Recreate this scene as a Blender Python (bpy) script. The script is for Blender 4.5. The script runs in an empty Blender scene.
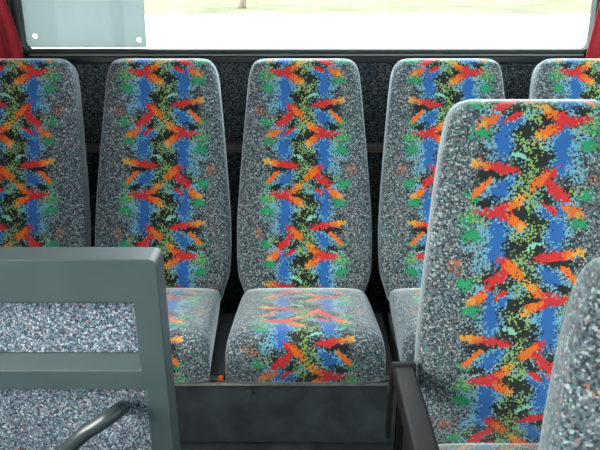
import bpy, bmesh, math, random
from mathutils import Vector, Matrix
random.seed(7)
PI = math.pi
sc = bpy.context.scene
col = sc.collection

# ---------------------------------------------------------------- camera, sky, sun, exposure
CZ = 1.416
PITCH = math.radians(20)
cam_d = bpy.data.cameras.new('camera')
cam = bpy.data.objects.new('camera', cam_d)
col.objects.link(cam)
cam.location = (0, 0, CZ)
cam.rotation_euler = (PI/2 - PITCH, 0, 0)
cam_d.sensor_fit = 'HORIZONTAL'
cam_d.sensor_width = 36.0
cam_d.lens = 36.0*700/600
cam_d.dof.use_dof = True; cam_d.dof.focus_distance = 2.15; cam_d.dof.aperture_fstop = 11
cam_d.clip_start = 0.02
cam_d.clip_end = 600
sc.camera = cam

w = bpy.data.worlds.new('sky'); sc.world = w; w.use_nodes = True
bg = w.node_tree.nodes['Background']
bg.inputs['Color'].default_value = (0.89, 0.96, 1.0, 1)
bg.inputs['Strength'].default_value = 4.2

sd = bpy.data.lights.new('sun', 'SUN'); sun = bpy.data.objects.new('sun', sd); col.objects.link(sun)
sd.energy = 11.0; sd.angle = math.radians(40); sd.color = (1.0, 0.96, 0.88)
sun.rotation_euler = Vector((-0.85, -0.45, 0.40)).to_track_quat('Z', 'Y').to_euler()

sc.view_settings.view_transform = 'Standard'
sc.view_settings.look = 'None'
sc.view_settings.gamma = 1
sc.view_settings.use_curve_mapping = False
sc.view_settings.exposure = 1.1

# ---------------------------------------------------------------- helpers
def link(name, me, m=None, parent=None, smooth=False):
    o = bpy.data.objects.new(name, me); col.objects.link(o)
    if m: me.materials.append(m)
    if parent: o.parent = parent
    if smooth:
        for p in me.polygons: p.use_smooth = True
    return o

def obj(name, bm, m=None, parent=None, smooth=False, bevel=0, seg=3):
    bmesh.ops.recalc_face_normals(bm, faces=bm.faces[:])
    me = bpy.data.meshes.new(name); bm.to_mesh(me); bm.free()
    o = link(name, me, m, parent, smooth)
    if bevel:
        b = o.modifiers.new('bevel', 'BEVEL'); b.width = bevel; b.segments = seg
        b.limit_method = 'ANGLE'; b.angle_limit = math.radians(35); b.harden_normals = False
        for p in me.polygons: p.use_smooth = True
        wn = o.modifiers.new('wn', 'WEIGHTED_NORMAL'); wn.keep_sharp = True
    return o

def tag(o, label=None, cat=None, group=None, kind=None):
    if label: o['label'] = label
    if cat: o['category'] = cat
    if group: o['group'] = group
    if kind: o['kind'] = kind
    return o

def empty(name, loc):
    o = bpy.data.objects.new(name, None); col.objects.link(o); o.location = loc
    o.empty_display_size = 0.1
    return o

def box(bm, x0, x1, y0, y1, z0, z1):
    vs = [bm.verts.new((x, y, z)) for x in (x0, x1) for y in (y0, y1) for z in (z0, z1)]
    for f in ((0,1,3,2),(4,6,7,5),(0,4,5,1),(2,3,7,6),(0,2,6,4),(1,5,7,3)):
        bm.faces.new([vs[i] for i in f])
    return vs

def cyl(bm, p0, p1, r, n=20, r2=None):
    p0, p1 = Vector(p0), Vector(p1); r2 = r if r2 is None else r2
    d = (p1-p0).normalized(); a = d.orthogonal().normalized(); b = d.cross(a)
    A = [bm.verts.new(p0+r*(math.cos(t)*a+math.sin(t)*b)) for t in [2*PI*i/n for i in range(n)]]
    B = [bm.verts.new(p1+r2*(math.cos(t)*a+math.sin(t)*b)) for t in [2*PI*i/n for i in range(n)]]
    for i in range(n):
        j = (i+1) % n; bm.faces.new((A[i], A[j], B[j], B[i]))
    bm.faces.new(A); bm.faces.new(B)

def tube(bm, pts, r, n=16, radii=None):
    pts = [Vector(p) for p in pts]; prev = None; rings = []
    up = None
    for i, p in enumerate(pts):
        d = (pts[min(i+1, len(pts)-1)] - pts[max(i-1, 0)]).normalized()
        up = d.orthogonal().normalized() if up is None else (up - d*up.dot(d)).normalized()
        b = d.cross(up); rr = radii[i] if radii else r
        rings.append([bm.verts.new(p+rr*(math.cos(2*PI*k/n)*up+math.sin(2*PI*k/n)*b)) for k in range(n)])
    for A, B in zip(rings, rings[1:]):
        for k in range(n):
            j = (k+1) % n; bm.faces.new((A[k], A[j], B[j], B[k]))
    bm.faces.new(rings[0]); bm.faces.new(rings[-1])

def lerp_tab(tab, x):
    if x <= tab[0][0]: return tab[0][1:]
    for a, b in zip(tab, tab[1:]):
        if x <= b[0]:
            t = (x-a[0])/(b[0]-a[0])
            return tuple(p+(q-p)*t for p, q in zip(a[1:], b[1:]))
    return tab[-1][1:]

def smooth_tab(tab, x):                       # Catmull-Rom through (x, y) knots
    n = len(tab)
    if x <= tab[0][0]: return tab[0][1]
    if x >= tab[-1][0]: return tab[-1][1]
    for i in range(n-1):
        if x <= tab[i+1][0]:
            x0, y0 = tab[i]; x1, y1 = tab[i+1]
            m0 = (y1-tab[i-1][1])/(x1-tab[i-1][0]) if i > 0 else (y1-y0)/(x1-x0)
            m1 = (tab[i+2][1]-y0)/(tab[i+2][0]-x0) if i < n-2 else (y1-y0)/(x1-x0)
            h = x1-x0; t = (x-x0)/h
            return (2*t**3-3*t**2+1)*y0+(t**3-2*t**2+t)*h*m0+(-2*t**3+3*t**2)*y1+(t**3-t**2)*h*m1

def holed_plate(bm, outer, holes, y0, y1):
    """plate in the XZ plane with holes, from y0 to y1"""
    def loop(pts, y):
        vs = [bm.verts.new((p[0], y, p[1])) for p in pts]
        return vs, [bm.edges.new((vs[i], vs[(i+1) % len(vs)])) for i in range(len(vs))]
    fr, bk = [], []
    ef, eb = [], []
    for pts in [outer]+holes:
        v, e = loop(pts, y0); fr.append(v); ef += e
        v, e = loop(pts, y1); bk.append(v); eb += e
    bmesh.ops.triangle_fill(bm, use_beauty=True, use_dissolve=False, edges=ef)
    bmesh.ops.triangle_fill(bm, use_beauty=True, use_dissolve=False, edges=eb)
    for A, B in zip(fr, bk):
        for i in range(len(A)):
            j = (i+1) % len(A); bm.faces.new((A[i], A[j], B[j], B[i]))

def rect(x0, x1, z0, z1, r=0, n=6):
    if not r: return [(x0, z0), (x1, z0), (x1, z1), (x0, z1)]
    out = []
    for cx, cz, a in ((x1-r, z0+r, -PI/2), (x1-r, z1-r, 0), (x0+r, z1-r, PI/2), (x0+r, z0+r, PI)):
        for k in range(n+1):
            t = a+PI/2*k/n; out.append((cx+r*math.cos(t), cz+r*math.sin(t)))
    return out

# ---------------------------------------------------------------- materials
class NT:
    def __init__(s, nt): s.nt = nt; s.n = nt.nodes; s.l = nt.links
    def put(s, inp, v):
        if hasattr(v, 'links') or isinstance(v, bpy.types.NodeSocket): s.l.new(v, inp)
        else: inp.default_value = v
    def math(s, op, a, b=0.0, c=0.0):
        n = s.n.new('ShaderNodeMath'); n.operation = op
        s.put(n.inputs[0], a); s.put(n.inputs[1], b); s.put(n.inputs[2], c)
        return n.outputs[0]
    def vmath(s, op, a, b=(0,0,0)):
        n = s.n.new('ShaderNodeVectorMath'); n.operation = op
        s.put(n.inputs[0], a); s.put(n.inputs[1], b)
        return n.outputs['Value'] if op in ('LENGTH', 'DOT_PRODUCT') else n.outputs[0]
    def mix(s, f, a, b, mode='MIX'):
        n = s.n.new('ShaderNodeMix'); n.data_type = 'RGBA'; n.blend_type = mode
        s.put(n.inputs[0], f); s.put(n.inputs[6], a if not isinstance(a, tuple) else (*a, 1)[:4])
        s.put(n.inputs[7], b if not isinstance(b, tuple) else (*b, 1)[:4])
        return n.outputs[2]
    def comb(s, x, y, z=0.0):
        n = s.n.new('ShaderNodeCombineXYZ')
        for i, v in enumerate((x, y, z)): s.put(n.inputs[i], v)
        return n.outputs[0]
    def sep(s, v):
        n = s.n.new('ShaderNodeSeparateXYZ'); s.put(n.inputs[0], v); return n.outputs
    def white(s, v):
        n = s.n.new('ShaderNodeTexWhiteNoise'); n.noise_dimensions = '3D'; s.put(n.inputs['Vector'], v)
        return n.outputs
    def noise(s, v, scale, detail=2, rough=.5):
        n = s.n.new('ShaderNodeTexNoise'); s.put(n.inputs['Vector'], v)
        n.inputs['Scale'].default_value = scale; n.inputs['Detail'].default_value = detail
        n.inputs['Roughness'].default_value = rough
        return n.outputs
    def ramp(s, f, stops, interp='LINEAR'):
        n = s.n.new('ShaderNodeValToRGB'); n.color_ramp.interpolation = interp
        el = n.color_ramp.elements
        while len(el) < len(stops): el.new(0.5)
        for e, (p, c) in zip(el, stops): e.position = p; e.color = (*c, 1)
        s.put(n.inputs[0], f); return n.outputs[0]

def new_mat(name):
    m = bpy.data.materials.new(name); m.use_nodes = True
    t = NT(m.node_tree); b = m.node_tree.nodes['Principled BSDF']
    return m, t, b

def plain(name, c, rough=.5, metal=0, noise=0.0, nscale=30, bump=0.0, bscale=400, spec=.5, sheen=0):
    m, t, b = new_mat(name)
    b.inputs['Roughness'].default_value = rough; b.inputs['Metallic'].default_value = metal
    b.inputs['Specular IOR Level'].default_value = spec
    b.inputs['Sheen Weight'].default_value = sheen
    tc = t.n.new('ShaderNodeTexCoord').outputs['Object']
    if noise:
        f = t.noise(tc, nscale, 4)[0]
        lo = tuple(x*(1-noise) for x in c); hi = tuple(min(1, x*(1+noise)) for x in c)
        t.put(b.inputs['Base Color'], t.ramp(f, [(.3, lo), (.7, hi)]))
    else: b.inputs['Base Color'].default_value = (*c, 1)
    if bump:
        bn = t.n.new('ShaderNodeBump'); bn.inputs['Strength'].default_value = bump
        bn.inputs['Distance'].default_value = .002
        t.put(bn.inputs['Height'], t.noise(tc, bscale, 2)[0]); t.put(b.inputs['Normal'], bn.outputs[0])
    return m

H = 61.3          # half repeat of the woven pattern, in pattern units
UNIT = 0.003215   # metres per pattern unit

# strokes of one half cell: (u0, v0, u1, v1, halfwidth)
ST = {
 'darkc':  [(8,37,-9,46,5.5), (-8,0,4,-1,6), (0,58,-3,64,7), (-22,24,-30,26,3), (33,33,24,30,3), (30,14,18,13,2.5), (-8,25,-12,30,3),
            (26,10,34,14,3)],
 'lblue':  [(12,15,29,33,6.5), (8,54,30,56,8), (-3,34,-22,43,4.5), (-30,12,-22,3,5), (18,45,20,60,8.5), (-20,42,-20,60,7),
            (-27,52,-14,56,4), (28,34,36,36,3), (24,52,36,50,5), (-34,28,-24,34,4), (-12,24,-8,26,3), (-20,-4,-20,8,6)],
 'blue':   [(14,18,25,29,4.4), (19,44,19,68,5.6), (-20,44,-20,60,5.2), (-20,-3,-21,9,4.9), (-24,35,-22,39,3.2), (-10,38,-17,43,2.2)],
 'green':  [(36,42,41,43,3.6), (34,55,40,54,3.8), (-42,27,-37,27,3.4), (-38,46,-33,46,3.6), (35,30,41,26,2.0)],
 'ygreen': [(-2,19,2,30,4.5), (-5,30,0,36,3.5), (0,8,-2,14,4), (4,16,8,20,3), (2,50,6,57,3), (-8,50,-3,56,3), (33,42,37,40,5), (-33,22,-30,24,3)],
 'red':    [(9,10,30,6.0,3.6), (-15,10.5,-10,15,4.0), (-12,18.5,-25,29.5,4.2), (-18,37.5,-11,33,2.3), (13,35,22,39,4.2),
            (15,39.5,31,37.8,3.4), (20,38,11,44,3.6)],
 'orange': [(29,6.2,37,4.6,3.3), (27,16.4,31,20,2.4), (32,21,36.5,26,2.4), (-10,14,-3.5,20.5,3.8), (-34,39.5,-27,36,4.0), (5,29,11,34,3.8),
            (11,43,3,48.4,3.8)],
 'yellow': [(35,5,39,4.2,2.6), (3.5,27.5,6,29,2.8), (4.5,48,2.5,49,2.2), (-35,40,-34,39.5,2)],
 'rusty':  [(-48,14,-45,15,3.2)],
 'leaf':   [(3,2.2,7,-.6,1.6), (7,-.6,12.5,-1.8,1.4)],
}
LOOK = {  # colour, dither amount, share of cells that miss the colour
 'darkc': ((.014,.020,.018), .9, .05), 'lblue': ((.16,.42,.58), 1.3, .14), 'blue': ((.025,.145,.46), .9, .0),
 'green': ((.02,.33,.14), 1.2, .06), 'ygreen': ((.27,.46,.13), 1.7, .50), 'red': ((.64,.030,.035), .7, .04),
 'orange': ((.78,.17,.02), .75, .05), 'yellow': ((.70,.38,.06), 1.0, .15), 'rusty': ((.45,.15,.05), 1.8, .5), 'leaf': ((.26,.62,.50), .6, .05),
}

def speckle(t, cell, lift=0.0):
    r = t.white(cell)
    r2 = t.white(t.vmath('ADD', cell, (37.3, 11.7, 5.0)))
    c = t.ramp(r[0], [(0, (.026,.038,.050)), (.24, (.066,.092,.115)), (.50, (.115,.155,.185)),
                      (.76, (.20,.26,.29)), (.91, (.40,.45,.46))], 'CONSTANT')
    c = t.mix(t.math('GREATER_THAN', r2[0], .965), c, (.28,.15,.13))
    c = t.mix(t.math('LESS_THAN', r2[0], .05), c, (.07,.20,.18))
    return c

def fabric():
    m, t, b = new_mat('moquette')
    uvn = t.n.new('ShaderNodeUVMap'); uvn.uv_map = 'UVMap'
    uv = uvn.outputs[0]
    s = t.sep(uv)
    # stepped cells of the weave
    vo = t.n.new('ShaderNodeTexVoronoi'); vo.voronoi_dimensions = '2D'; vo.inputs['Scale'].default_value = 1.0/1.12
    t.put(vo.inputs['Vector'], uv)
    cell = vo.outputs['Position']
    wr = t.noise(cell, .17, 3, .6)[1]
    warp = t.vmath('MULTIPLY', t.vmath('SUBTRACT', wr, (.5,.5,.5)), (5.2, 5.2, 0))
    p = t.vmath('ADD', cell, warp)
    ps = t.sep(p)
    k = t.math('FLOOR', t.math('DIVIDE', ps[1], H))
    par = t.math('FLOORED_MODULO', k, 2.0)
    sgn = t.math('SUBTRACT', 1.0, t.math('MULTIPLY', par, 2.0))
    U = t.math('MULTIPLY', ps[0], sgn)
    V = t.math('SUBTRACT', ps[1], t.math('MULTIPLY', k, H))
    P = t.comb(U, V, 0.0)
    base = speckle(t, cell)
    dith = t.math('SUBTRACT', t.white(t.vmath('ADD', cell, (91.1, 3.7, 8.0)))[0], .5)
    dith2 = t.math('SUBTRACT', t.white(t.vmath('ADD', cell, (13.9, 73.2, 2.0)))[0], .5)
    # darker ground along the middle band
    au = t.math('ABSOLUTE', ps[0])
    z = t.math('ADD', t.math('DIVIDE', au, 27.0), t.math('MULTIPLY', dith, 1.3))
    c = t.mix(t.math('LESS_THAN', z, 1.0), base, (.022,.032,.030))
    g = t.math('ADD', t.math('DIVIDE', au, 17.0), t.math('MULTIPLY', dith2, 2.6))
    c = t.mix(t.math('LESS_THAN', g, .05), c, (.15,.26,.13))
    for kind in ('lblue', 'blue', 'green', 'darkc', 'ygreen', 'rusty', 'red', 'orange', 'yellow', 'leaf'):
        colr, amt, miss = LOOK[kind]; cur = None
        allst = []
        for (u0, v0, u1, v1, hw) in ST[kind]:
            allst.append((u0, v0, u1, v1, hw))
            if max(v0, v1)+hw+1 > H: allst.append((-u0, v0-H, -u1, v1-H, hw))
            if min(v0, v1)-hw-1 < 0: allst.append((-u0, v0+H, -u1, v1+H, hw))
        for (u0, v0, u1, v1, hw) in allst:
            L = math.hypot(u1-u0, v1-v0)/2
            mp = t.n.new('ShaderNodeMapping'); mp.vector_type = 'TEXTURE'
            mp.inputs['Location'].default_value = ((u0+u1)/2, (v0+v1)/2, 0)
            mp.inputs['Rotation'].default_value = (0, 0, math.atan2(v1-v0, u1-u0))
            mp.inputs['Scale'].default_value = (L+hw*.9, hw*(.88 if kind in ('red', 'orange') else 1.05), 1)
            t.put(mp.inputs['Vector'], P)
            e = t.vmath('LENGTH', mp.outputs[0])
            cur = e if cur is None else t.math('MINIMUM', cur, e)
        d = dith if kind in ('lblue', 'green', 'red', 'leaf') else dith2
        f = t.math('LESS_THAN', t.math('ADD', cur, t.math('MULTIPLY', d, amt)), 1.0)
        keep = t.math('GREATER_THAN', t.math('FRACT', t.math('MULTIPLY_ADD', dith, 23.7+len(kind)*5.3, 40.0)), miss)
        c = t.mix(t.math('MULTIPLY', f, keep), c, colr)
        P = t.vmath('ADD', P, t.comb(t.math('MULTIPLY', cur, 1e-6), 0.0, 0.0))   # keeps the strokes in sequence
    # vertical ribs of the pile and slow wear
    rib = t.math('SINE', t.math('MULTIPLY', s[0], 2*PI/1.3))
    rib = t.math('MULTIPLY_ADD', rib, .10, .95)
    wear = t.math('MULTIPLY_ADD', t.noise(uv, .035, 3)[0], .5, .75)
    c = t.mix(1.0, c, t.comb(t.math('MULTIPLY', rib, wear), t.math('MULTIPLY', rib, wear), t.math('MULTIPLY', rib, wear)), 'MULTIPLY')
    t.put(b.inputs['Base Color'], c)
    b.inputs['Roughness'].default_value = .85
    b.inputs['Specular IOR Level'].default_value = .25
    b.inputs['Sheen Weight'].default_value = 1.0
    b.inputs['Sheen Roughness'].default_value = .4
    b.inputs['Sheen Tint'].default_value = (.85,.95,1,1)
    return m

def carpet(name, k=1.0, cellmm=3.0, tint=(1,1,1)):
    m, t, b = new_mat(name)
    tc = t.n.new('ShaderNodeTexCoord').outputs['Object']
    sc_ = t.vmath('MULTIPLY', tc, (1000/cellmm,)*3)
    n = t.n.new('ShaderNodeTexVoronoi'); n.inputs['Scale'].default_value = 1.0
    t.put(n.inputs['Vector'], sc_)
    c = speckle(t, n.outputs['Position'])
    c = t.mix(1.0, c, tuple(k*x for x in tint), 'MULTIPLY')
    t.put(b.inputs['Base Color'], c)
    b.inputs['Roughness'].default_value = .95; b.inputs['Specular IOR Level'].default_value = .1
    b.inputs['Sheen Weight'].default_value = .2
    return m

M_FAB = fabric()
M_CARPET = carpet('speckled_carpet', 1.35, 2.9, (1.02, .98, 1.10))
M_WALLC = carpet('wall_carpet', .72, 3.6, (1.05, 1.0, .98))
M_GREY = plain('grey_moulded_plastic', (.056,.083,.090), .42, noise=.10, nscale=9, bump=.12, bscale=700)
M_SHELL = plain('dark_grey_plastic', (.07,.085,.09), .5, bump=.1, bscale=600)
M_BLACK = plain('black_plastic', (.009,.009,.010), .5, bump=.15, bscale=700, spec=.3)
M_RUBBER = plain('black_rubber', (.010,.014,.014), .35)
M_SILL = plain('dark_green_grey_rubber', (.042,.053,.05), .7, spec=.2)
M_STRIP = plain('grey_highlight_strip', (.26,.29,.28), .4)
M_LEDGE = plain('brown_grey_ledge', (.20,.17,.15), .5)
M_TUBE = plain('dark_grey_handle_plastic', (.036,.050,.055), .25, noise=.1)
M_BASE = plain('grey_green_side_panel', (.12,.145,.145), .6, noise=.3, nscale=20)
M_PANEL = plain('dark_grey_laminate', (.050,.062,.073), .55, noise=.45, nscale=14, bump=.1, bscale=300)
M_TRIM = plain('worn_metal_edge', (.42,.42,.39), .4, metal=.2, noise=.3, nscale=40)
M_STEEL = plain('steel', (.35,.35,.35), .35, metal=.9)
M_RED = plain('red_curtain_cloth', (.36,.006,.022), .8, noise=.2, nscale=60, bump=.2, bscale=900, sheen=.3)
M_WALL = plain('interior_grey_panel', (.42,.44,.44), .6, noise=.05)
M_CEIL = plain('ceiling_lining', (.62,.63,.61), .8, noise=.04)
M_FLOOR = plain('dark_vinyl_floor', (.05,.055,.055), .5, noise=.3, nscale=25)
M_ORANGE = plain('orange_button_plastic', (.75,.10,.02), .4)
M_WEB = plain('black_webbing', (.02,.02,.022), .8, bump=.3, bscale=900)
M_ROAD = plain('pale_concrete', (.62,.62,.60), .9, noise=.06, nscale=.3)
M_GRASS = plain('dry_grass', (.102,.106,.074), 1.0, noise=.25, nscale=.35, spec=0)
M_BARK = plain('bark', (.16,.13,.10), .9, noise=.3)
M_LEAF = plain('tree_leaves', (.10,.20,.05), .8, noise=.3)

def glass(name='window_glass', c=(.96,.97,.965,1)):
    m, t, b = new_mat(name)
    t.n.remove(b)
    out = [n for n in t.n if n.type == 'OUTPUT_MATERIAL'][0]
    tr = t.n.new('ShaderNodeBsdfTransparent'); tr.inputs[0].default_value = c
    gl = t.n.new('ShaderNodeBsdfGlossy'); gl.inputs['Roughness'].default_value = .02
    mx = t.n.new('ShaderNodeMixShader'); mx.inputs[0].default_value = .02
    t.l.new(tr.outputs[0], mx.inputs[1]); t.l.new(gl.outputs[0], mx.inputs[2]); t.l.new(mx.outputs[0], out.inputs[0])
    return m
M_GLASS = glass()
M_TINT = glass('tinted_side_glass', (.54,.55,.54,1))
def sheet_mat():
    m, t, b = new_mat('pale_translucent_sheet')
    out = [n for n in t.n if n.type == 'OUTPUT_MATERIAL'][0]
    tr = t.n.new('ShaderNodeBsdfTranslucent'); tr.inputs[0].default_value = (.29,.33,.33,1)
    b.inputs['Base Color'].default_value = (.14,.16,.16,1); b.inputs['Roughness'].default_value = .5
    mx = t.n.new('ShaderNodeMixShader'); mx.inputs[0].default_value = .85
    t.l.new(b.outputs[0], mx.inputs[1]); t.l.new(tr.outputs[0], mx.inputs[2]); t.l.new(mx.outputs[0], out.inputs[0])
    return m
M_SHEET = sheet_mat()

# ---------------------------------------------------------------- the setting: bus body
XL, XR, YR, YF, ZT = -1.24, 1.266, 2.46, -5.0, 2.05
def struct(name, bm, m, **k):
    return tag(obj(name, bm, m, **k), kind='structure')

b = bmesh.new(); box(b, XL-.05, XR+.05, YF, YR+.06, -.06, 0); struct('floor', b, M_FLOOR)
b = bmesh.new(); box(b, XL-.05, XR+.05, YF, YR+.06, ZT, ZT+.05); struct('ceiling', b, M_CEIL)

# rear wall with the rear window opening
WX0, WX1, WZ0, WZ1 = -.955, 1.0, 1.150, 1.88
b = bmesh.new()
holed_plate(b, rect(XL-.05, XR+.05, 0, ZT), [rect(WX0, WX1, WZ0, WZ1, .03)], YR, YR+.05)
struct('wall_rear', b, M_WALLC)
# lower step of the rear wall, the ledge behind the seat backs
b = bmesh.new(); box(b, XL, XR, YR-.035, YR-.0005, .0, .835)
struct('trim_1', b, M_WALLC)
b = bmesh.new(); box(b, XL+.001, XR-.001, YR-.058, YR-.0356, .812, .836)
struct('trim_2', b, M_LEDGE, bevel=.003)

def ring_frame(bm, x0, x1, z0, z1, w_, y0, y1, r=.03):
    holed_plate(bm, rect(x0-w_, x1+w_, z0-w_, z1+w_, r+w_), [rect(x0, x1, z0, z1, r)], y0, y1)
wroot = empty('window_1', ((WX0+WX1)/2, YR, WZ0)); tag(wroot, kind='structure')
def child(name, bm, m, root, **k):
    o = obj(name, bm, m, root, **k)
    o.matrix_parent_inverse = Matrix.Translation(-Vector(root.location)); return o
b = bmesh.new(); ring_frame(b, WX0+.012, WX1-.012, WZ0+.012, WZ1-.012, .014, YR-.020, YR+.03, .025)
child('window_frame', b, M_SILL, wroot, bevel=.005)
b = bmesh.new(); ring_frame(b, WX0-.010, WX1+.010, WZ0-.010, WZ1+.010, .024, YR-.018, YR-.0006, .05)
child('rubber_gasket', b, M_RUBBER, wroot, bevel=.004)
b = bmesh.new(); box(b, WX0+.03, WX1-.03, YR-.014, YR-.0007, WZ0-.009, WZ0-.003)
child('sill_highlight', b, M_STRIP, wroot, bevel=.001)  # pale strip paints the highlight along the frame's bevelled lower edge
b = bmesh.new(); box(b, WX0+.008, WX1-.008, YR+.012, YR+.017, WZ0+.008, WZ1-.008)
child('pane', b, M_GLASS, wroot)

# side walls with large windows
n = 0
for side, X, s in (('left', XL, -1), ('right', XR, 1)):
    wins = [(-4.85, -3.4), (-3.3, -1.75), (-1.65, -.1), (0.0, 1.35), (1.45, 2.30)]
    holes = [[(y0, .82), (y1, .82), (y1, 1.78), (y0, 1.78)] for y0, y1 in wins]
    b = bmesh.new()
    holed_plate(b, [(YF, 0), (YR, 0), (YR, ZT), (YF, ZT)], holes, 0, .05)
    for v in b.verts: v.co = Vector((X + s*v.co.y, v.co.x, v.co.z))
    struct('wall_'+side, b, M_WALL)
    for y0, y1 in wins:
        n += 1
        r = empty('window_%d' % (n+1), (X, (y0+y1)/2, .82)); tag(r, kind='structure')
        b = bmesh.new()
        holed_plate(b, [(y0-.02, .80), (y1+.02, .80), (y1+.02, 1.80), (y0-.02, 1.80)],
                    [[(y0+.02, .84), (y1-.02, .84), (y1-.02, 1.76), (y0+.02, 1.76)]], -.012, .0)
        for v in b.verts: v.co = Vector((X + s*(v.co.y-.0005), v.co.x, v.co.z))
        child('window_frame', b, M_RUBBER, r)
        b = bmesh.new(); box(b, X+s*.02-.002, X+s*.02+.002, y0+.001, y1-.001, .821, 1.779)
        child('pane', b, M_TINT, r)
b = bmesh.new()
holed_plate(b, rect(XL-.05, XR+.05, 0, ZT), [rect(XL+.12, XR-.12, .75, 1.88, .08)], YF-.05, YF)
struct('wall_front', b, M_WALL)
r = empty('window_12', (0, YF, .75)); tag(r, kind='structure')
b = bmesh.new(); box(b, XL+.121, XR-.121, YF-.03, YF-.025, .751, 1.879); child('pane', b, M_TINT, r)

# outside ground and verge
GZ = -1.2
b = bmesh.new(); box(b, -90, 90, -60, 46, GZ-.2, GZ); tag(obj('ground', b, M_ROAD), kind='structure')
b = bmesh.new(); box(b, -140, 140, 46.01, 220, GZ-.2, GZ+.08); tag(obj('grass_verge', b, M_GRASS), 'pale sunlit grass verge beyond the concrete behind the bus', 'grass', kind='stuff')

# ---------------------------------------------------------------- seats
def ring_pts(hw, hd, n_exp, N=56):
    """superellipse points starting at the front centre (0,-hd), going to +x"""
    out = []
    for i in range(N):
        a = -PI/2 + 2*PI*i/N
        c, s_ = math.cos(a), math.sin(a)
        out.append((math.copysign(abs(c)**(2/n_exp), c)*hw, math.copysign(abs(s_)**(2/n_exp), s_)*hd))
    return out

def loft(name, rings, vcoord, m, parent, flip=1, umid=0.0):
    """rings: lists of Vector; ring[0] is the centre of the shown face. UV: u arc length round the ring, v given"""
    bm = bmesh.new(); uvl = bm.loops.layers.uv.new('UVMap')
    N = len(rings[0]); us = []
    V = []
    for R in rings:
        V.append([bm.verts.new(p) for p in R])
        u = [0.0]*(N+1)
        half = N//2
        for i in range(1, half+1): u[i] = u[i-1]+(R[i]-R[i-1]).length
        neg = 0.0
        nu = {0: 0.0}
        for i in range(N-1, half-1, -1):
            neg -= (R[i]-R[(i+1) % N]).length; nu[i] = neg
        us.append((u, nu))
    half = N//2
    for a in range(len(rings)-1):
        for i in range(N):
            j = (i+1) % N
            f = bm.faces.new((V[a][i], V[a][j], V[a+1][j], V[a+1][i]))
            f.smooth = True
            for lp, (ra, k) in zip(f.loops, ((a, i), (a, j), (a+1, j), (a+1, i))):
                u, nu = us[ra]
                if i < half: uu = u[k] if k <= half else 0
                else: uu = nu[k] if k in nu else 0
                lp[uvl].uv = ((uu*flip)/UNIT+umid, vcoord[ra])
    for ra, R in ((0, V[0]), (len(V)-1, V[-1])):
        f = bm.faces.new(R); f.smooth = True
        for lp, k in zip(f.loops, range(N)):
            lp[uvl].uv = ((R[k].co.x)/UNIT*flip, vcoord[ra])
    bmesh.ops.recalc_face_normals(bm, faces=bm.faces[:])
    me = bpy.data.meshes.new(name); bm.to_mesh(me); bm.free()
    return link(name, me, m, parent)

PX = 0.003215
HW = [(-.06, 58), (0, 63), (.03, 66.3), (.08, 68.2), (.19, 68.6), (.30, 66.8), (.43, 63.6), (.55, 60.4), (.64, 57.8), (.690, 55.8), (.715, 53.6), (.731, 50.5), (.740, 46.5), (.746, 41)]
LS = .746
def backrest(parent, theta, T=.115, flip=1, v0=0.0, curve=None, umid=0, deep=False):
    ss = ([-.10, -.07] if deep else [])+[-.045, -.03, -.02, -.005, .01, .025, .05, .08]+[.08+.0305*i for i in range(1, 20)]+[.672, .685, .697, .707, .716, .724, .731, .737, .741, .744, .746]
    rings, vc = [], []
    arc = 0; last = None
    for s in ss:
        hw = smooth_tab(HW, s)*PX
        q = max(0, (s-(LS-.034))/.034); hd = T/2*max(.10, (1-q**2.4)**(1/2.0) if q < 1 else 0)
        q2 = min(1, max(0, (.03-s)/.09)); hd *= (1-.5*q2**2)
        d0 = T/2 + (curve(s) if curve else 0)
        R = []
        for i, (x, d) in enumerate(ring_pts(hw, hd, 4.6)):
            k = x/hw
            dd = d
            if d < 0: dd = d + .007*(1-k*k)**2*min(1, hd/(T/2))     # slightly dished front
            dep = d0+dd
            R.append(Vector((x, s*math.sin(theta)+dep*math.cos(theta), s*math.cos(theta)-dep*math.sin(theta))))
        if last is not None: arc += (R[0]-last).length
        last = R[0].copy()
        rings.append(R); vc.append(arc)
    # v runs downwards; s = 0 lies 195.4 units below the pattern origin
    i0 = ss.index(-.005); base = vc[i0]-.005+.0
    vv = [195.4+v0-(a-base)/UNIT for a in vc]
    return loft('backrest', rings, vv, M_FAB, parent, flip, umid)

CUSH = [(.02, .430), (-.005, .460), (-.06, .478), (-.14, .490), (-.22, .500), (-.30, .509), (-.36, .515), (-.395, .514), (-.418, .506),
        (-.433, .494), (-.442, .479), (-.447, .462), (-.449, .445), (-.449, .429), (-.448, .414), (-.447, .403), (-.445, .397)]
def cushion(parent, zoff=0.0, flip=1, vend=42.5, depth=1.0, yoff=0.0, umid=0):
    rings, arc = [], [0.0]
    zb = .392+zoff; last = None
    dense = []
    for (a, b_) in zip(CUSH, CUSH[1:]):
        for k in range(3): dense.append((a[0]+(b_[0]-a[0])*k/3, a[1]+(b_[1]-a[1])*k/3))
    dense.append(CUSH[-1])
    for (y, z) in dense:
        f = min(1, max(0, -y/.42))
        hw = .190+.0210*f**.7
        zt = z+zoff
        hd = max(.0025, (zt-zb)/2); zc = (zt+zb)/2
        R = []
        for (x, d) in ring_pts(hw, hd, 5.0):
            R.append(Vector((x, y*depth+yoff, zc-d)))
        if last is not None: arc.append(arc[-1]+(R[0]-last).length)
        last = R[0].copy(); rings.append(R)
    vv = [vend-(arc[-1]-a)/UNIT for a in arc]
    return loft('cushion', rings, vv, M_FAB, parent, flip, umid)

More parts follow.
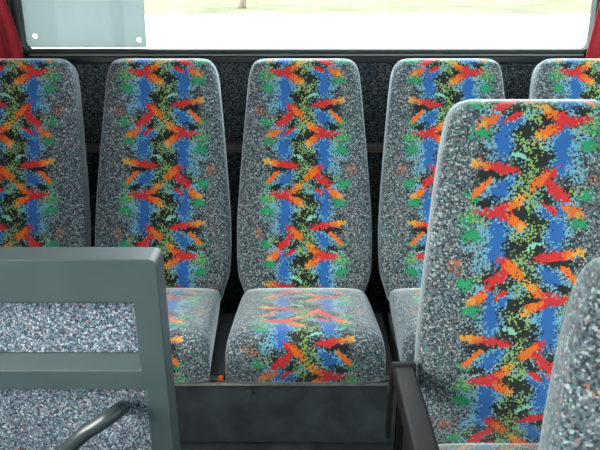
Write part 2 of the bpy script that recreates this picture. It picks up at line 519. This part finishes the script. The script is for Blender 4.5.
TH = math.radians(20)
seats = [(-.915, -1, 'rear bench seat farthest left, directly behind the grey partition, beside the left red curtain', -2),
         (-.448, 1, 'rear bench seat with zigzag stripe, second from left, its cushion partly behind the grey partition', -3),
         (.0145, 1, 'middle rear bench seat, the only one with its whole cushion in view', 0),
         (.479, -1, 'rear bench seat with zigzag stripe, half hidden behind the large foreground seat', 0),
         (.949, 1, 'rear bench seat farthest right, only its top showing above the large foreground seat', 0)]
for x, flip, lab, um in seats:
    r = empty('bus_seat', (x, 2.043, .385)); tag(r, lab, 'seat', 'seats of the rear bench')
    o = backrest(r, TH, flip=flip, umid=um)
    o.location = (0, 0, .074)
    c = cushion(r, flip=flip, umid=um); c.location = (0, 0, -.385)

# rear bench base
broot = empty('bench_base', (0, 1.62, 0))
tag(broot, 'dark grey base of the rear bench under the cushions with a thin worn metal edge', 'bench base')
b = bmesh.new(); box(b, XL+.002, .262, 1.612, 1.64, .19, .3865); child('front_panel', b, M_PANEL, broot, bevel=.002)
b = bmesh.new(); box(b, XL+.002, .262, 1.622, 1.64, .002, .1885); child('kick_panel', b, M_PANEL, broot, bevel=.002)
b = bmesh.new(); box(b, XL+.002, .262, 1.641, 2.02, .002, .378); child('box', b, M_BLACK, broot)
b = bmesh.new(); box(b, .282, XR-.002, 1.64, 2.02, .002, .3795); child('side_panel', b, M_BASE, broot, bevel=.002)
b = bmesh.new(); box(b, XL+.002, .262, 1.603, 1.614, .3867, .3915); box(b, XL+.002, .262, 1.603, 1.6115, .377, .3915)
child('edge_trim', b, M_TRIM, broot, bevel=.001)
b = bmesh.new(); box(b, .264, .281, 1.60, 1.66, .0, .40); child('upright', b, M_BLACK, broot, bevel=.003)
b = bmesh.new(); box(b, -.1265, -.1245, 1.6115, 1.6135, .345, .376); child('panel_seam', b, M_BLACK, broot)
b = bmesh.new(); cyl(b, (-.137, 1.6125, .352), (-.137, 1.609, .352), .007); child('screw', b, M_SHELL, broot)

# belt buckle between the cushions
for bx_, lab in ((-.2085, 'small orange belt buckle button in the gap between middle cushion and its left neighbour'),):
    r = empty('belt_buckle', (bx_, 1.612, .392)); tag(r, lab, 'belt buckle')
    b = bmesh.new(); box(b, -.009, .009, -.006, .05, .000, .018); obj('housing', b, M_BLACK, r, bevel=.002)
    b = bmesh.new(); box(b, -.007, .007, -.012, -.0055, .002, .016); obj('button', b, M_ORANGE, r, bevel=.002)

# foreground seats
def coach_seat(x, y, z, theta, flip, v0, label, curve, umid=0):
    r = empty('coach_seat', (x, y, 0)); tag(r, label, 'seat')
    o = backrest(r, theta, T=.105, flip=flip, v0=v0, curve=curve, umid=umid, deep=True); o.location = (0, 0, z)
    c = cushion(r, zoff=-.02, flip=flip, yoff=.02, vend=60); c.location = (0, 0, z-.503)
    # moulded shell on the rear
    rings = []
    bm = bmesh.new()
    S = [-.04+.78*i/24 for i in range(25)]
    rows = []
    for s in S:
        hw = smooth_tab(HW, min(s, .71))*PX*.93 * (1 if s < .68 else math.sqrt(max(.2, 1-((s-.68)/.09)**2)))
        row = []
        for j in range(13):
            k = -1+2*j/12
            dep = .105+curve(s)+.012*(1-k**6)-.008
            row.append(Vector((hw*k, s*math.sin(theta)+dep*math.cos(theta), z+s*math.cos(theta)-dep*math.sin(theta))))
        rows.append([bm.verts.new(p) for p in row])
    for A, B in zip(rows, rows[1:]):
        for j in range(12):
            bm.faces.new((A[j], A[j+1], B[j+1], B[j]))
    sh = obj('back_shell', bm, M_SHELL, r, smooth=True)
    md = sh.modifiers.new('s', 'SOLIDIFY'); md.thickness = .012; md.offset = 0
    b = bmesh.new(); box(b, -.19, .19, -.38, .05, z-.192, z-.134); obj('seat_frame', b, M_SHELL, r, bevel=.01)
    b = bmesh.new(); box(b, -.05, .05, -.25, -.08, .012, z-.191); obj('pedestal', b, M_SHELL, r, bevel=.01)
    b = bmesh.new(); box(b, -.09, .09, -.33, .0, .0, .0125); obj('foot_plate', b, M_STEEL, r, bevel=.002)
    return r

cvA = lambda s: -.012*math.sin(PI*min(1, max(0, s)/.5)) - .02*max(0, (s-.55)/.2)**2
THA = math.radians(6)
sA = coach_seat(.492, 1.375, .420, THA, -1, 4.0, 'large foreground seat facing the camera with bright zigzag stripe and black armrest', cvA)
sB = coach_seat(.534, .690, .345, THA, 1, 0.0, 'nearest seat cropped at the lower right corner, only its grey speckled shoulder showing', cvA)

def armrest(root, ax, ay, az):
    """black armrest: rear hinge at (ax, ay, az) in root space, running forward (-y)"""
    bm = bmesh.new()
    sec = [(0.02, .020, .012, -.002), (0.0, .024, .020, 0), (-.05, .025, .022, .002), (-.2, .026, .022, .006), (-.33, .026, .020, .008), (-.365, .024, .016, .006), (-.38, .018, .010, .004)]
    rows = []
    for (dy, hw, hh, dz) in sec:
        rows.append([bm.verts.new((ax+px*hw, ay+dy, az+dz+pz*hh)) for px, pz in
                     ((-1, -.7), (-.75, -1), (.75, -1), (1, -.7), (1, .75), (.8, 1), (-.8, 1), (-1, .75))])
    for A, B in zip(rows, rows[1:]):
        for i in range(8):
            j = (i+1) % 8; bm.faces.new((A[i], A[j], B[j], B[i]))
    bm.faces.new(rows[0]); bm.faces.new(rows[-1])
    a = obj('armrest', bm, M_BLACK, root, bevel=.004)
    bm = bmesh.new(); cyl(bm, (ax-.024, ay+.022, az+.004), (ax+.030, ay+.022, az+.004), .017, 24)
    obj('hinge', bm, M_BLACK, a, bevel=.003)
    # side bracket running down to the seat frame
    bm = bmesh.new()
    P = [(.045, .01), (.052, -.04), (.075, -.20), (.04, -.20), (.022, -.04), (.015, .0)]
    A = [bm.verts.new((ax-.026, ay+p, az+q)) for p, q in P]; B = [bm.verts.new((ax-.016, ay+p, az+q)) for p, q in P]
    for i in range(6):
        j = (i+1) % 6; bm.faces.new((A[i], A[j], B[j], B[i]))
    bm.faces.new(A); bm.faces.new(B)
    obj('arm_bracket', bm, M_BLACK, root, bevel=.002)
    bm = bmesh.new(); cyl(bm, (ax-.032, ay+.02, az-.055), (ax-.024, ay+.02, az-.055), .012, 20); obj('pivot_cap', bm, M_STEEL if False else M_BLACK, root, bevel=.002)

armrest(sA, -.257, .0, .552)
armrest(sB, -.251, .0, .565)

# ---------------------------------------------------------------- grey partition with carpet insets
PY = 1.13
pr = empty('partition', (-.48, PY, 0))
tag(pr, 'grey moulded plastic partition at the lower left with speckled carpet insets', 'partition')
X0, X1, ZP = -.72, -.2365, .940
b = bmesh.new()
def cut_frame(bm):
    y0, y1, yr = PY, PY+.062, PY+.028
    outer = [(x-.016*max(0, (z-.3)/.65)*(1 if x > -.5 else 0), z) for x, z in rect(X0, X1, .02, ZP, .014, 4)]
    h1 = [(X0+.06, .716), (-.2955, .716), (-.2985, .856), (X0+.06, .856)]
    h1b = [(X0+.06, .738), (-.2955, .738), (-.2985, .854), (X0+.06, .854)]
    h2 = [(X0+.06, .10), (-.287, .10), (-.290, .675), (X0+.06, .675)]
    h2b = [(X0+.06, .10), (-.287, .10), (-.290, .680), (X0+.06, .680)]
    def loop(pts, y):
        vs = [bm.verts.new((p[0], y, p[1])) for p in pts]
        return vs, [bm.edges.new((vs[i], vs[(i+1) % len(vs)])) for i in range(len(vs))]
    of, e0 = loop(outer, y0); a1, e1 = loop(h1, y0); a2, e2 = loop(h2, y0)
    bmesh.ops.triangle_fill(bm, use_beauty=True, edges=e0+e1+e2)
    ob, e3 = loop(outer, y1)
    # the frame widens a little towards its foot
    b1, e4 = loop(h1b, yr); b2, e5 = loop(h2b, yr)
    c1, e6 = loop(h1b, y1); c2, e7 = loop(h2b, y1)
    bmesh.ops.triangle_fill(bm, use_beauty=True, edges=e3+e6+e7)
    for A, B in ((of, ob), (a1, b1), (a2, b2), (b1, c1), (b2, c2)):
        for i in range(len(A)):
            j = (i+1) % len(A); bm.faces.new((A[i], A[j], B[j], B[i]))
    bmesh.ops.dissolve_limit(bm, angle_limit=.01, verts=bm.verts[:], edges=bm.edges[:])
cut_frame(b)
child('frame', b, M_GREY, pr, bevel=.0085, seg=4)
b = bmesh.new(); box(b, X0+.061, -.2995, PY+.029, PY+.055, .739, .853); child('carpet_inset', b, M_CARPET, pr)
b = bmesh.new(); box(b, X0+.061, -.2915, PY+.029, PY+.055, .101, .679); child('carpet_inset', b, M_CARPET, pr)
b = bmesh.new()
box(b, X0+.02, X0+.06, PY+.005, PY+.055, 0, .021); box(b, X1-.06, X1-.02, PY+.005, PY+.055, 0, .021); child('foot', b, M_SHELL, pr)
# grab handle
def pt(px, py, Y):
    fv = (225-py)/700; ux = (px-300)/700
    dy = math.cos(PITCH)+fv*math.sin(PITCH); dz = -math.sin(PITCH)+fv*math.cos(PITCH)
    k = Y/dy
    return Vector((ux*k, Y, CZ+dz*k))
h = [(-5, 520, 1.165), (0, 516, 1.125), (18, 500, 1.085), (42, 476, 1.075), (67, 450, 1.075), (84, 434, 1.075), (100, 423.5, 1.077), (112, 415, 1.085), (119, 410, 1.105), (122, 408, 1.13), (123, 408, 1.158)]
hp = [pt(*q) for q in h]
# smooth the path
fine = []
for i in range(len(hp)-1):
    p0 = hp[max(0, i-1)]; p1 = hp[i]; p2 = hp[i+1]; p3 = hp[min(len(hp)-1, i+2)]
    for k in range(6):
        t = k/6
        fine.append(.5*((2*p1)+(-p0+p2)*t+(2*p0-5*p1+4*p2-p3)*t*t+(-p0+3*p1-3*p2+p3)*t**3))
fine.append(hp[-1])
b = bmesh.new(); tube(b, fine, .0145, 18); child('grab_handle', b, M_TUBE, pr, smooth=True)

# ---------------------------------------------------------------- sheet behind the rear window
r0 = tag(empty('backing_sheet', (-.73, YR+.03, 1.17)), 'pale grey translucent sheet fixed behind the left end of the rear window', 'sheet')
b = bmesh.new()
def circ(cx, cz, r, n=14): return [(cx+r*math.cos(2*PI*i/n), cz+r*math.sin(2*PI*i/n)) for i in range(n)]
Ys = YR+.024
p1 = pt(35, 36, Ys); p2 = pt(139, 40, Ys); pl = pt(25.5, 48, Ys); pr_ = pt(147, 48, Ys)
holed_plate(b, rect(pl.x, pr_.x, pl.z+.002, 1.80), [circ(p1.x, p1.z, .008), circ(p2.x, p2.z, .008)], Ys, Ys+.003)
child('sheet', b, M_SHEET, r0)

# ---------------------------------------------------------------- curtains
def curtain(label, s, pts):
    """pts: (z, xinner) knots of the free edge; hangs to the side wall"""
    xw = XL+.012 if s < 0 else XR-.012
    bm = bmesh.new(); NZ, NX = 40, 60
    rows = []
    for i in range(NZ+1):
        z = .95+(1.95-.95)*i/NZ
        xe = smooth_tab(pts, z)
        row = []
        for j in range(NX+1):
            k = j/NX; x = xe+(xw-xe)*k
            y = 2.426+.007*math.sin(k*2*PI*5.5+.4*math.sin(z*5)+.8)
            row.append(bm.verts.new((x, y, z)))
        rows.append(row)
    for A, B in zip(rows, rows[1:]):
        for j in range(NX): bm.faces.new((A[j], A[j+1], B[j+1], B[j]))
    r = tag(empty('curtain', ((xw+smooth_tab(pts, 1.2))/2, 2.39, .95)), label, 'curtain')
    o = child('cloth', bm, M_RED, r, smooth=True)
    md = o.modifiers.new('s', 'SOLIDIFY'); md.thickness = .003
    b = bmesh.new()
    cyl(b, (xw, 2.426, 1.955), (smooth_tab(pts, 1.95)-s*.05, 2.426, 1.955), .008); child('rail', b, M_STEEL, r, smooth=True)
def at(px, py, Y): p = pt(px, py, Y); return (p.z, p.x)
L = [at(24.5, 61, 2.426), at(16, 30, 2.426), at(5, 0, 2.426)]
L = [(.90, L[0][1]+.01)]+L+[(1.6, L[2][1]-.05), (2.0, L[2][1]-.06)]
curtain('deep red curtain hanging at the left corner beside the rear window', -1, L)
R_ = [at(586, 58, 2.426), at(591, 38, 2.426), at(597, 15, 2.426), at(601, 0, 2.426)]
R_ = [(.90, R_[0][1]-.01)]+R_+[(1.6, R_[3][1]+.02), (2.0, R_[3][1]+.03)]
curtain('deep red curtain hanging at the right corner beside the rear window', 1, R_)

# ---------------------------------------------------------------- tree on the verge
tr = tag(empty('tree', (-4.2, 52, GZ+.08)), 'faint tree standing on the grass verge seen through the rear window', 'tree')
b = bmesh.new(); tube(b, [(0, 0, 0), (.05, 0, 1.2), (-.05, 0, 2.6), (.1, 0, 4.2)], .3, 10, [.40, .32, .28, .2]); obj('trunk', b, M_BARK, tr, smooth=True).location.z = .03
b = bmesh.new(); bmesh.ops.create_icosphere(b, subdivisions=4, radius=2.4)
for v in b.verts:
    v.co *= 1+.16*math.sin(v.co.x*3+1)*math.sin(v.co.y*2.6)*math.sin(v.co.z*3.3+2)+random.uniform(-.06, .06); v.co.z += 5.6
obj('crown', b, M_LEAF, tr)

# unseen curtain added over the last left side window, blocks sun on left seats
bm = bmesh.new(); rows = []
for i in range(9):
    z = .80+1.10*i/8
    rows.append([bm.verts.new((XL+.035+.012*math.sin(j*2*PI/7), 1.38+.98*j/84, z)) for j in range(85)])
for A, B in zip(rows, rows[1:]):
    for j in range(84): bm.faces.new((A[j], A[j+1], B[j+1], B[j]))
r = tag(empty('curtain', (XL+.035, 1.87, .80)), 'added red curtain outside the view on the left side wall, blocking sun from the seats', 'curtain')
o = child('cloth', bm, M_RED, r, smooth=True)
md = o.modifiers.new('s', 'SOLIDIFY'); md.thickness = .003
bm = bmesh.new(); cyl(bm, (XL+.035, 1.36, 1.905), (XL+.035, 2.38, 1.905), .008); child('rail', bm, M_STEEL, r, smooth=True)
